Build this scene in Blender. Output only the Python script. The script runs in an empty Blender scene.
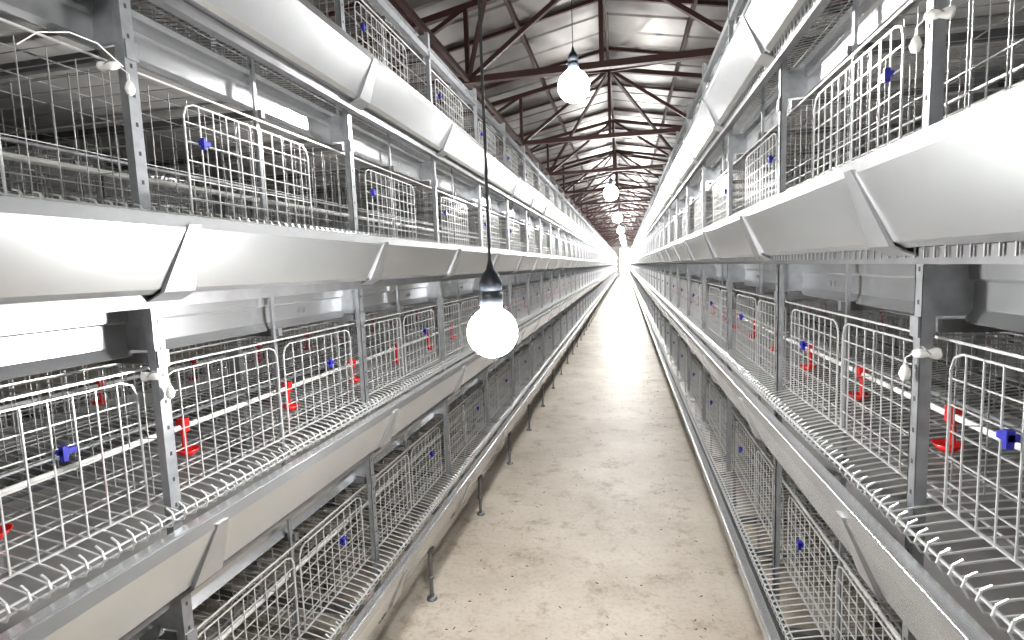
import bpy, math, random
from mathutils import Vector, Matrix
random.seed(7)
scene = bpy.context.scene
scene.view_settings.view_transform = 'Standard'
H = 1.5            # eye height, floor at z=0

# ------------------------------------------------------------------ materials
def mat(name, col, rough=0.5, metal=0.0, noise=0.0, nscale=8.0, bump=0.0, bscale=60.0, emit=None, estr=0.0, stretch=None):
    m = bpy.data.materials.new(name); m.use_nodes = True
    nt = m.node_tree; b = nt.nodes["Principled BSDF"]
    b.inputs["Base Color"].default_value = (*col, 1)
    b.inputs["Roughness"].default_value = rough
    b.inputs["Metallic"].default_value = metal
    if noise > 0 or bump > 0:
        tc = nt.nodes.new("ShaderNodeTexCoord")
        mp = nt.nodes.new("ShaderNodeMapping")
        nt.links.new(tc.outputs["Object"], mp.inputs["Vector"])
        if stretch: mp.inputs["Scale"].default_value = stretch
    if noise > 0:
        n = nt.nodes.new("ShaderNodeTexNoise"); n.inputs["Scale"].default_value = nscale
        n.inputs["Detail"].default_value = 6
        nt.links.new(mp.outputs[0], n.inputs["Vector"])
        r = nt.nodes.new("ShaderNodeValToRGB")
        r.color_ramp.elements[0].position = 0.3; r.color_ramp.elements[1].position = 0.7
        r.color_ramp.elements[0].color = (*[c*(1-noise) for c in col], 1)
        r.color_ramp.elements[1].color = (*[min(1, c*(1+noise*0.6)) for c in col], 1)
        nt.links.new(n.outputs["Fac"], r.inputs["Fac"])
        nt.links.new(r.outputs["Color"], b.inputs["Base Color"])
    if bump > 0:
        n2 = nt.nodes.new("ShaderNodeTexNoise"); n2.inputs["Scale"].default_value = bscale
        n2.inputs["Detail"].default_value = 4
        nt.links.new(mp.outputs[0], n2.inputs["Vector"])
        bp = nt.nodes.new("ShaderNodeBump"); bp.inputs["Strength"].default_value = bump
        bp.inputs["Distance"].default_value = 0.01
        nt.links.new(n2.outputs["Fac"], bp.inputs["Height"])
        nt.links.new(bp.outputs["Normal"], b.inputs["Normal"])
    if emit:
        b.inputs["Emission Color"].default_value = (*emit, 1)
        b.inputs["Emission Strength"].default_value = estr
    return m

M_SHEET = mat("galvanised_sheet", (0.60, 0.61, 0.62), 0.27, 0.88, noise=0.10, nscale=5)
M_BRKT = mat("galvanised_bracket", (0.46, 0.468, 0.48), 0.32, 0.85, noise=0.12, nscale=12)
M_POST = mat("galvanised_post", (0.34, 0.35, 0.365), 0.38, 0.75, noise=0.2, nscale=30)
M_WIRE = mat("bright_wire", (0.80, 0.805, 0.80), 0.28, 0.65)
M_THIN = mat("grey_wire", (0.42, 0.42, 0.415), 0.35, 0.6)
M_DARK = mat("dark_hole", (0.03, 0.03, 0.03), 0.7)
M_BELT = mat("manure_belt", (0.36, 0.35, 0.335), 0.5, 0.0, noise=0.2, nscale=6)
M_PIPE = mat("white_pipe", (0.66, 0.66, 0.64), 0.35)
M_RED = mat("red_plastic", (0.55, 0.010, 0.008), 0.35)
M_BLUE = mat("blue_plastic", (0.02, 0.022, 0.28), 0.35)
M_FRAME = mat("frame_steel", (0.16, 0.16, 0.165), 0.45, 0.5, noise=0.2, nscale=20)
M_TRUSS = mat("rust_brown_steel", (0.038, 0.012, 0.009), 0.55, 0.1, noise=0.3, nscale=6)
M_ROOF = mat("roof_sheet", (0.165, 0.152, 0.145), 0.40, 0.5, noise=0.45, nscale=2.0, stretch=(1, 0.5, 1))
M_WALL = mat("wall_plaster", (0.60, 0.58, 0.55), 0.8, 0.0, noise=0.15, nscale=1.5)
M_CORD = mat("black_cord", (0.010, 0.011, 0.014), 0.6)
M_SOCK = mat("black_socket", (0.008, 0.012, 0.018), 0.5)
M_CERA = mat("white_ceramic", (0.85, 0.84, 0.80), 0.25)
M_DEB = mat("straw", (0.15, 0.08, 0.04), 0.8)
M_BULB = mat("lit_bulb", (1, 1, 1), 0.4, emit=(1.0, 0.99, 0.965), estr=480)
M_BULB_FAR = mat("lit_bulb_bright", (1, 1, 1), 0.4, emit=(1.0, 0.99, 0.965), estr=1300)
M_BULB_NEAR = mat("lit_bulb_low", (1, 1, 1), 0.4, emit=(1.0, 0.99, 0.975), estr=470)
M_BULB_SIDE = mat("lit_bulb_side_aisle", (1, 1, 1), 0.4, emit=(1.0, 0.99, 0.96), estr=300)

def concrete():
    m = bpy.data.materials.new("concrete_floor"); m.use_nodes = True
    nt = m.node_tree; b = nt.nodes["Principled BSDF"]
    tc = nt.nodes.new("ShaderNodeTexCoord")
    def noise(s, d, rough=0.6):
        n = nt.nodes.new("ShaderNodeTexNoise"); n.inputs["Scale"].default_value = s
        n.inputs["Detail"].default_value = d; n.inputs["Roughness"].default_value = rough
        nt.links.new(tc.outputs["Object"], n.inputs["Vector"]); return n
    def ramp(src, p0, c0, p1, c1):
        r = nt.nodes.new("ShaderNodeValToRGB")
        r.color_ramp.elements[0].position = p0; r.color_ramp.elements[0].color = (*c0, 1)
        r.color_ramp.elements[1].position = p1; r.color_ramp.elements[1].color = (*c1, 1)
        nt.links.new(src, r.inputs["Fac"]); return r
    a = ramp(noise(1.8, 8).outputs["Fac"], 0.32, (0.40, 0.345, 0.28), 0.66, (0.56, 0.505, 0.425))
    f = ramp(noise(45, 6, 0.7).outputs["Fac"], 0.30, (0.70, 0.66, 0.62), 0.50, (1, 1, 1))
    mx = nt.nodes.new("ShaderNodeMixRGB"); mx.blend_type = 'MULTIPLY'; mx.inputs[0].default_value = 0.7
    nt.links.new(a.outputs[0], mx.inputs[1]); nt.links.new(f.outputs[0], mx.inputs[2])
    g = ramp(noise(5, 10, 0.8).outputs["Fac"], 0.34, (0.55, 0.48, 0.40), 0.48, (1, 1, 1))
    mx2 = nt.nodes.new("ShaderNodeMixRGB"); mx2.blend_type = 'MULTIPLY'; mx2.inputs[0].default_value = 0.9
    nt.links.new(mx.outputs[0], mx2.inputs[1]); nt.links.new(g.outputs[0], mx2.inputs[2])
    nt.links.new(mx2.outputs[0], b.inputs["Base Color"])
    b.inputs["Roughness"].default_value = 0.55
    bp = nt.nodes.new("ShaderNodeBump"); bp.inputs["Strength"].default_value = 0.15; bp.inputs["Distance"].default_value = 0.008
    nt.links.new(noise(30, 8).outputs["Fac"], bp.inputs["Height"]); nt.links.new(bp.outputs[0], b.inputs["Normal"])
    return m
M_FLOOR = concrete()

# ------------------------------------------------------------------ mesh builder
class MB:
    def __init__(s, sx=1):
        s.v = []; s.f = []; s.m = []; s.mats = []; s.sx = sx; s.smooth = []
    def mi(s, m):
        if m not in s.mats: s.mats.append(m)
        return s.mats.index(m)
    def add(s, vs, fs, m, smooth=False):
        o = len(s.v); k = s.mi(m)
        s.v += [(x*s.sx, y, z) for x, y, z in vs]
        for f in fs:
            f = [i+o for i in f]
            if s.sx < 0: f = f[::-1]
            s.f.append(f); s.m.append(k); s.smooth.append(smooth)
    def box(s, x0, x1, y0, y1, z0, z1, m):
        s.add([(x0,y0,z0),(x1,y0,z0),(x1,y1,z0),(x0,y1,z0),(x0,y0,z1),(x1,y0,z1),(x1,y1,z1),(x0,y1,z1)],
              [(0,3,2,1),(4,5,6,7),(0,1,5,4),(1,2,6,5),(2,3,7,6),(3,0,4,7)], m)
    def rod(s, p, q, r, m, n=4, r2=None, caps=False, smooth=False):
        p = Vector(p); q = Vector(q); d = (q-p)
        if d.length < 1e-7: return
        d.normalize(); r2 = r if r2 is None else r2
        a = Vector((0,0,1)) if abs(d.z) < 0.9 else Vector((1,0,0))
        e1 = d.cross(a).normalized(); e2 = d.cross(e1)
        vs = []
        for c, rr in ((p, r), (q, r2)):
            for i in range(n):
                t = 2*math.pi*(i+0.5)/n
                vs.append(tuple(c + e1*math.cos(t)*rr + e2*math.sin(t)*rr))
        fs = [(i, (i+1) % n, n+(i+1) % n, n+i) for i in range(n)]
        if caps: fs += [tuple(range(n))[::-1], tuple(range(n, 2*n))]
        s.add(vs, fs, m, smooth)
    def path(s, pts, r, m, n=4):
        for a, b in zip(pts[:-1], pts[1:]): s.rod(a, b, r, m, n)
    def beam(s, p, q, w, m): s.rod(p, q, w*0.7071, m, 4, caps=True)
    def profile(s, pts, y0, y1, m, th=0.003):
        n = len(pts); off = []
        for i in range(n):
            a = Vector(pts[max(i-1, 0)]); b = Vector(pts[min(i+1, n-1)])
            t = (b-a).normalized(); nn = Vector((t.y, -t.x))
            c = Vector(pts[i]); off.append(tuple(c + nn*th))
        ring = list(pts) + off[::-1]
        N = len(ring)
        vs = [(x, y0, z) for x, z in ring] + [(x, y1, z) for x, z in ring]
        fs = [(i, (i+1) % N, N+(i+1) % N, N+i) for i in range(N)]
        for i in range(n-1):
            j = N-1-i
            fs.append((i, j, j-1, i+1)); fs.append((N+i, N+i+1, N+j-1, N+j))
        s.add(vs, fs, m)
    def lathe(s, prof, c, m, n=20, axis='Z'):
        vs = []; fs = []
        for r, h in prof:
            for i in range(n):
                t = 2*math.pi*i/n
                if axis == 'Z': vs.append((c[0]+r*math.cos(t), c[1]+r*math.sin(t), c[2]+h))
                elif axis == 'X': vs.append((c[0]+h, c[1]+r*math.cos(t), c[2]+r*math.sin(t)))
                else: vs.append((c[0]+r*math.cos(t), c[1]+h, c[2]+r*math.sin(t)))
        for k in range(len(prof)-1):
            for i in range(n):
                fs.append((k*n+i, k*n+(i+1) % n, (k+1)*n+(i+1) % n, (k+1)*n+i))
        s.add(vs, fs, m, True)
    def mesh(s, name):
        me = bpy.data.meshes.new(name); me.from_pydata(s.v, [], s.f)
        for m in s.mats: me.materials.append(m)
        me.polygons.foreach_set("material_index", s.m)
        me.polygons.foreach_set("use_smooth", s.smooth)
        me.update(); return me
def obj(name, me, parent=None, loc=(0, 0, 0)):
    o = bpy.data.objects.new(name, me); scene.collection.objects.link(o); o.location = loc
    if parent: o.parent = parent
    return o
def empty(name, loc=(0, 0, 0)):
    o = bpy.data.objects.new(name, None); scene.collection.objects.link(o); o.location = loc
    o.empty_display_size = 0.1; return o

# ------------------------------------------------------------------ cage section
L = 0.84
TIERS0 = [0.26, 0.87, 1.47, 2.08]
DEPTH = 0.65
def floor_z(u): return 0.168 + (u-0.13)*0.14
def grid_door(b, y0, y1, z0, z1, u, rw=0.0017, s=0.043, m=M_WIRE):
    c = 0.03
    b.path([(u, y0, z0), (u, y0, z1-c), (u, y0+c*0.3, z1-c*0.3), (u, y0+c, z1), (u, y1-c, z1), (u, y1-c*0.3, z1-c*0.3), (u, y1, z1-c), (u, y1, z0), (u, y0, z0)], rw*1.4, m)
    n = max(2, round((y1-y0)/s)); k = max(2, round((z1-z0)/s))
    for i in range(1, n):
        y = y0+(y1-y0)*i/n; b.rod((u-0.002, y, z0), (u-0.002, y, z1), rw, m)
    for i in range(1, k):
        z = z0+(z1-z0)*i/k; b.rod((u+0.002, y0, z), (u+0.002, y1, z), rw, m)
def build_section(sx, dz, fu):
    b = MB(sx)
    top = 2.66+dz
    for ti, t0 in enumerate(TIERS0):
        t = t0+dz
        # feed trough
        b.profile([(0.034, t+0.140), (0.030, t+0.150), (0.001, t+0.150), (0.0, t+0.130), (0.050, t+0.016), (0.062, t+0.008), (0.086, t+0.010), (0.096, t+0.07)], 0, L, M_SHEET)
        b.rod((0.005, 0, t+0.148), (0.005, L, t+0.148), 0.006, M_SHEET, 8, smooth=True)
        # joint bracket over the trough at the post
        vs = []
        for (x, z, w) in ((-0.006, t+0.136, 0.014), (0.044, t+0.008, 0.038), (0.10, t-0.018, 0.042)):
            vs += [(x-0.003, -w, z), (x-0.003, w, z), (x+0.006, w, z), (x+0.006, -w, z)]
        fs = []
        for k in (0, 4):
            for i in range(4): fs.append((k+i, k+(i+1) % 4, k+4+(i+1) % 4, k+4+i))
        fs += [(3, 2, 1, 0), (8, 9, 10, 11)]
        b.add(vs, fs, M_BRKT)
        # rail below the trough
        b.box(0.080, 0.104, 0, L, t-0.022, t+0.004, M_FRAME)
        if dz > 0:
            for i in range(30):
                y = L*(i+0.5)/30; b.rod((0.076, y, t-0.012), (0.076, y, t+0.008), 0.0018, M_THIN)
        # floor wires with curled egg stop
        n = 30; cz = 0.0 if ti < 2 else -0.016
        for i in range(n):
            y = L*(i+0.5)/n
            b.path([(0.63, y, t+floor_z(0.63)), (0.13, y, t+0.168), (0.066, y, t+0.152), (0.046, y, t+0.156+cz*0.3), (0.038, y, t+0.170+cz*0.7), (0.042, y, t+0.184+cz), (0.054, y, t+0.192+cz*1.3)], 0.0019, M_WIRE)
        for u in (0.63, 0.53, 0.43, 0.34, 0.25, 0.17):
            b.rod((u, 0, t+floor_z(u)-0.003), (u, L, t+floor_z(u)-0.003), 0.002, M_WIRE)
        b.rod((0.042, 0, t+0.177+cz), (0.042, L, t+0.177+cz), 0.0022, M_WIRE)
        b.rod((0.066, 0, t+0.152), (0.066, L, t+0.152), 0.0022, M_WIRE)
        # front
        z0, z1 = t+0.172, t+0.435
        if ti < 2:
            grid_door(b, 0.03, 0.405, z0, z1, 0.14)
            grid_door(b, 0.435, 0.81, z0, z1, 0.14)
        else:
            grid_door(b, 0.15, 0.62, z0, z1-0.01, 0.135)
            for i in range(17):
                y = L*(i+0.5)/17; b.rod((0.145, y, z0), (0.145, y, z1), 0.0010, M_THIN)
            for z in (z0+0.04, z0+0.1): b.rod((0.145, 0, z), (0.145, L, z), 0.0012, M_THIN)
        b.rod((0.142, 0, z0), (0.142, L, z0), 0.0025, M_WIRE)
        b.rod((0.142, 0, t+0.452), (0.142, L, t+0.452), 0.0028, M_WIRE)
        # partitions
        for y in (0.012, 0.42):
            for i in range(6):
                z = t+0.20+0.05*i; b.rod((0.14, y, z), (DEPTH, y, z), 0.0013, M_THIN)
            for i in range(10):
                u = 0.17+0.05*i; b.rod((u, y, t+floor_z(u)), (u, y, t+0.455), 0.0013, M_THIN)
        # back and top mesh
        for i in range(14):
            y = L*(i+0.5)/14; b.rod((DEPTH, y, t+0.2), (DEPTH, y, t+0.455), 0.0013, M_THIN)
            b.rod((0.142, y, t+0.455), (DEPTH, y, t+0.455), 0.0013, M_THIN)
        for z in (0.25, 0.32, 0.39): b.rod((DEPTH, 0, t+z), (DEPTH, L, t+z), 0.0013, M_THIN)
        for u in (0.25, 0.38, 0.51): b.rod((u, 0, t+0.457), (u, L, t+0.457), 0.0018, M_THIN)
        # manure belt and its side plate
        b.profile([(0.162, t+0.588), (0.176, t+0.580), (0.178, t+0.552), (0.186, t+0.546), (0.186, t+0.500), (0.172, t+0.478)], 0, L, M_SHEET)
        if ti < 3:
            b.box(0.20, DEPTH, 0, L, t+0.520, t+0.523, M_BELT)
            b.box(0.20, DEPTH, 0, L, t+0.556, t+0.559, M_BELT)
        for y in (0.0, 0.42):
            b.box(0.14, DEPTH, y+0.002, y+0.018, t+0.462, t+0.484, M_FRAME)
        for y in (0.58, 0.605):
            b.box(0.183, 0.1865, y, y+0.012, t+0.515, t+0.528, M_FRAME)
        # water pipe and red drinkers
        b.rod((0.27, 0, t+0.265), (0.27, L, t+0.265), 0.007, M_PIPE, 8)
        b.rod((0.27, 0, t+0.295), (0.27, L, t+0.295), 0.004, M_POST, 6)
        if ti == 1:
            for y in (0.20, 0.62):
                b.box(0.260, 0.280, y-0.011, y+0.011, t+0.252, t+0.285, M_RED)
                b.rod((0.27, y, t+0.205), (0.27, y, t+0.257), 0.006, M_RED, 8)
                b.lathe([(0.004, 0.0), (0.014, 0.002), (0.028, 0.018), (0.026, 0.018), (0.010, 0.006), (0.0, 0.006)], (0.262, y, t+0.190), M_RED, 12)
        # blue clip
        yy = 0.20 if ti >= 2 else 0.66
        b.box(0.124, 0.138, yy-0.012, yy+0.012, t+0.338, t+0.348, M_BLUE)
        b.box(0.122, 0.132, yy-0.012, yy-0.004, t+0.328, t+0.354, M_BLUE)
        # mid stay
        b.box(0.150, 0.158, 0.413, 0.425, t-0.02, t+0.60 if ti < 3 else t+0.47, M_POST)
        # bracket at post
        b.box(0.105, 0.19, 0.0, 0.005, t+0.49, t+0.575, M_POST)
        b.box(0.10, 0.125, -0.010, 0.016, t+0.455, t+0.49, M_POST)
    # main post (C-channel with slots)
    b.box(0.104, 0.107, -0.012, 0.013, 0.18, top, M_POST)
    b.box(0.104, 0.122, -0.012, -0.0095, 0.18, top, M_POST)
    b.box(0.104, 0.122, 0.0105, 0.013, 0.18, top, M_POST)
    z = 0.26
    while z < top-0.04:
        b.box(0.1034, 0.1045, -0.002, 0.003, z, z+0.008, M_DARK); z += 0.055
    b.box(0.62, 0.65, -0.012, 0.013, 0.18, top, M_POST)
    b.box(0.10, 0.64, 0.0, 0.03, 0.19, 0.22, M_FRAME)
    b.box(0.105, 0.130, 0, L, top-0.11, top-0.08, M_POST)
    # adjustable feet
    for u in (fu, 0.6):
        b.rod((u, 0.42, 0.0), (u, 0.42, 0.27+dz), 0.009, M_FRAME, 8)
        b.lathe([(0.0, 0.012), (0.022, 0.012), (0.026, 0.0)], (u, 0.42, 0.0), M_FRAME, 10)
        b.lathe([(0.0, 0.0), (0.016, 0.0), (0.016, 0.012), (0.0, 0.012)], (u, 0.42, 0.10), M_FRAME, 6)
    b.box(0.05, 0.62, 0.41, 0.43, 0.225+dz, 0.25+dz, M_FRAME)
    return b.mesh("cage_section")
def row(x_front, sign, y0, dz=0.0, fu=0.07):
    SP = build_section(1, dz, fu); SN = build_section(-1, dz, fu)
    e = empty("battery_cage_row", (x_front+sign*DEPTH, 0, 0))
    for k in range(-4, 71):
        y = y0+L*k
        obj("section_front", SP if sign > 0 else SN, e, (-sign*DEPTH, y, 0))
        obj("section_rear", SN if sign > 0 else SP, e, (sign*DEPTH, y, 0))
    return e
ROW_L = row(-0.82, -1, 0.88)
ROW_R = row(0.375, 1, 1.00, 0.035, 0.22)
row(-3.32, -1, 0.70)
row(2.875, 1, 0.80)

# ------------------------------------------------------------------ building
XL, XR, YB, YE = -5.6, 5.2, -4.0, 63.0
RX, RZ, EZ = -0.2, 4.6, 3.55
def rz(x): return RZ-(RZ-EZ)*abs(x-RX)/((RX-XL) if x < RX else (XR-RX))
b = MB(); b.box(XL-0.2, XR+0.2, YB-0.2, YE+0.2, -0.1, 0, M_FLOOR); obj("floor", b.mesh("floor"))
b = MB(); b.box(XL-0.15, XL, YB, YE, 0, EZ, M_WALL); obj("wall_left", b.mesh("wall_left"))
b = MB(); b.box(XR, XR+0.15, YB, YE, 0, EZ, M_WALL); obj("wall_right", b.mesh("wall_right"))
def gable(name, y0, y1, door):
    b = MB()
    if door:
        b.box(XL, -0.55, y0, y1, 0, EZ, M_WALL); b.box(0.50, XR, y0, y1, 0, EZ, M_WALL)
        b.box(-0.55, 0.50, y0, y1, 3.3, EZ, M_WALL)
    else: b.box(XL, XR, y0, y1, 0, EZ, M_WALL)
    b.add([(XL,y0,EZ),(XR,y0,EZ),(RX,y0,RZ),(XL,y1,EZ),(XR,y1,EZ),(RX,y1,RZ)], [(0,1,2),(3,5,4),(0,2,5,3),(1,4,5,2)], M_WALL)
    obj(name, b.mesh(name))
gable("wall_far", YE, YE+0.15, True); gable("wall_near", YB-0.15, YB, False)
b = MB()
for (x0, x1) in ((XL-0.15, RX), (RX, XR+0.15)):
    y = YB; vs = []; fs = []
    prof = [(0, 0), (0.43, 0), (0.45, 0.02), (0.48, 0.02), (0.50, 0)]
    while y < YE:
        for dy, dz in prof[:-1]:
            vs.append((x0, y+dy, rz(x0)+dz)); vs.append((x1, y+dy, rz(x1)+dz))
        y += 0.50
    for i in range(len(vs)//2-1): fs.append((2*i, 2*i+1, 2*i+3, 2*i+2))
    b.add(vs, fs, M_ROOF)
obj("ceiling", b.mesh("ceiling"))
# trusses
BC = 3.5; xs = [RX+1.4*k for k in range(-3, 4)]
tm = MB()
tm.beam((XL, 0, BC), (XR, 0, BC), 0.065, M_TRUSS)
tm.beam((XL, 0, rz(XL)-0.06), (RX, 0, RZ-0.10), 0.065, M_TRUSS); tm.beam((XR, 0, rz(XR)-0.06), (RX, 0, RZ-0.10), 0.065, M_TRUSS)
for i, x in enumerate(xs):
    tm.beam((x, 0, BC), (x, 0, rz(x)-0.1), 0.045, M_TRUSS)
for k in range(3):
    for sg in (-1, 1):
        xa = RX+sg*1.4*k; xb = RX+sg*1.4*(k+1)
        tm.beam((xb, 0, BC), (xa, 0, rz(xa)-0.1), 0.045, M_TRUSS)
TR = tm.mesh("roof_truss")
e = empty("roof_truss_frame", (0, 0, 0))
ty = []
y = -0.4
while y < YE-1: obj("truss", TR, e, (0, y, 0)); ty.append(y); y += 3.0
pm = MB()
for k in range(-5, 6):
    x = RX+1.0*k; pm.box(x-0.02, x+0.02, YB, YE, rz(x)-0.075, rz(x)-0.004, M_TRUSS)
for y in [YB+1.5*i for i in range(1, 44)]:
    for (xa, xb) in ((XL, RX), (RX, XR)):
        pm.beam((xa, y, rz(xa)-0.03), (xb, y, rz(xb)-0.03), 0.04, M_TRUSS)
for x in (RX-1.4, RX+1.4, RX-4.2, RX+4.2): pm.beam((x, YB, BC), (x, YE, BC), 0.045, M_TRUSS)
for i in range(len(ty)-1):
    if i % 2 == 0:
        pm.beam((RX-1.4, ty[i], BC), (RX, ty[i+1], RZ-0.12), 0.04, M_TRUSS)
        pm.beam((RX+1.4, ty[i], BC), (RX, ty[i+1], RZ-0.12), 0.04, M_TRUSS)
    else:
        pm.beam((RX, ty[i], RZ-0.12), (RX-1.4, ty[i+1], BC), 0.04, M_TRUSS)
        pm.beam((RX, ty[i], RZ-0.12), (RX+1.4, ty[i+1], BC), 0.04, M_TRUSS)
obj("purlins_and_braces", pm.mesh("purlins"), e)

# ------------------------------------------------------------------ lamps
def lamp_mesh(r, cord_len, mb, cr=0.0034):
    b = MB()
    pr = []
    for i in range(13):
        a = math.pi*i/12*0.86; pr.append((r*math.sin(a), -r*math.cos(a)))
    pr += [(0.022, r*1.15)]
    b.lathe(pr, (0, 0, 0), mb, 20)
    h = r*1.10
    b.lathe([(0.0, h-0.004), (0.024, h-0.004), (0.028, h), (0.028, h+0.026), (0.022, h+0.029), (0.027, h+0.034), (0.027, h+0.052), (0.019, h+0.072), (0.010, h+0.082), (0.004, h+0.105)], (0, 0, 0), M_SOCK, 18)
    b.rod((0, 0, h+0.09), (0, 0, cord_len), cr, M_CORD, 8)
    return b.mesh("pendant_bulb")
def lamp(x, y, z, r=0.075, mb=M_BULB, cr=0.0022):
    return obj("hanging_light_bulb", lamp_mesh(r, rz(x)-z-0.01, mb, cr), None, (x, y, z))
lamp(-0.31, 1.20, 1.35, 0.060, M_BULB_NEAR, 0.0036)
lamp(-0.245, 2.82, 2.42, 0.080)
y = 6.9; i = 0
while y < 60:
    lamp(-0.16+0.03*(i if i < 5 else 5), y, 2.40, 0.09, M_BULB if y < 16 else M_BULB_FAR); y += 3.9+0.15*((i % 3)-1); i += 1
lamp(-0.2, -1.2, 2.40)
for x in (-2.72, 2.28):
    y = -1.0
    while y < 30: lamp(x, y, 2.40, 0.06, M_BULB_SIDE); y += 5.2

# ------------------------------------------------------------------ insulators tied to posts
def insulator(par, x, y, z, s):
    b = MB(s)
    b.lathe([(0.0, 0), (0.006, 0.0), (0.008, 0.012), (0.006, 0.02), (0.010, 0.030), (0.010, 0.036), (0.0, 0.038)], (0, 0, 0), M_CERA, 12, 'X')
    b.lathe([(0, 0), (0.006, 0.003), (0.009, 0.012), (0.006, 0.022), (0.003, 0.028), (0, 0.028)], (-0.004, 0.018, -0.050), M_CERA, 12, 'Z')
    b.path([(0.005, 0.01, 0.0), (-0.004, 0.018, -0.01), (-0.004, 0.018, -0.025)], 0.0012, M_CERA)
    b.path([(0, 0.01, 0), (0.012, 0, 0.012), (0.02, -0.01, 0.0)], 0.0012, M_THIN)
    obj("cable_insulator", b.mesh("cable_insulator"), par, (x-par.location.x, y, z))
insulator(ROW_L, -0.912, 0.86, 1.31, -1); insulator(ROW_L, -0.912, 0.84, 1.90, -1)
insulator(ROW_R, 0.466, 0.98, 1.335, 1); insulator(ROW_R, 0.466, 0.985, 1.87, 1)
# loose tie string on the upper left post
b = MB()
b.path([(0.0, 0.0, 0.0), (0.004, -0.05, 0.022), (0.006, -0.10, 0.020), (0.004, -0.15, 0.0), (0.0, -0.18, -0.03)], 0.0012, M_CERA)
obj("tie_string", b.mesh("tie_string"), ROW_L, (-0.910-ROW_L.location.x, 0.85, 1.90))

# debris
b = MB()
for i in range(360):
    x = random.uniform(-0.78, 0.34); y = 1.3+8*random.random()**1.5
    if random.random() < 0.5: x = random.choice((-0.78+abs(random.gauss(0, 0.10)), 0.36-abs(random.gauss(0, 0.10))))
    a = random.uniform(0, 6.28); l = random.uniform(0.004, 0.016)
    b.rod((x, y, 0.0015), (x+l*math.cos(a), y+l*math.sin(a), 0.002), random.uniform(0.0008, 0.0024), M_DEB)
obj("floor_debris", b.mesh("floor_debris"))

# ------------------------------------------------------------------ world
w = bpy.data.worlds.new("world"); scene.world = w; w.use_nodes = True
w.node_tree.nodes["Background"].inputs[0].default_value = (0.95, 0.97, 1, 1)
w.node_tree.nodes["Background"].inputs[1].default_value = 12.0

# ------------------------------------------------------------------ camera
f = 525.0
Yc = Vector((625-512, 320-264, f)).normalized()
Zc = -Vector((700-512, 320-5250, f)); Zc = (Zc-Yc*Zc.dot(Yc)).normalized()
Xc = -(Yc.cross(Zc))
R = Vector((Xc.x, Yc.x, Zc.x)); U = Vector((Xc.y, Yc.y, Zc.y)); F = Vector((Xc.z, Yc.z, Zc.z))
cam = bpy.data.cameras.new("camera"); co = bpy.data.objects.new("camera", cam); scene.collection.objects.link(co)
B = -F
co.matrix_world = Matrix(((R.x, U.x, B.x, 0), (R.y, U.y, B.y, 0), (R.z, U.z, B.z, H), (0, 0, 0, 1)))
cam.sensor_width = 36; cam.lens = f/1024*36; cam.clip_start = 0.02; cam.clip_end = 300
scene.camera = co
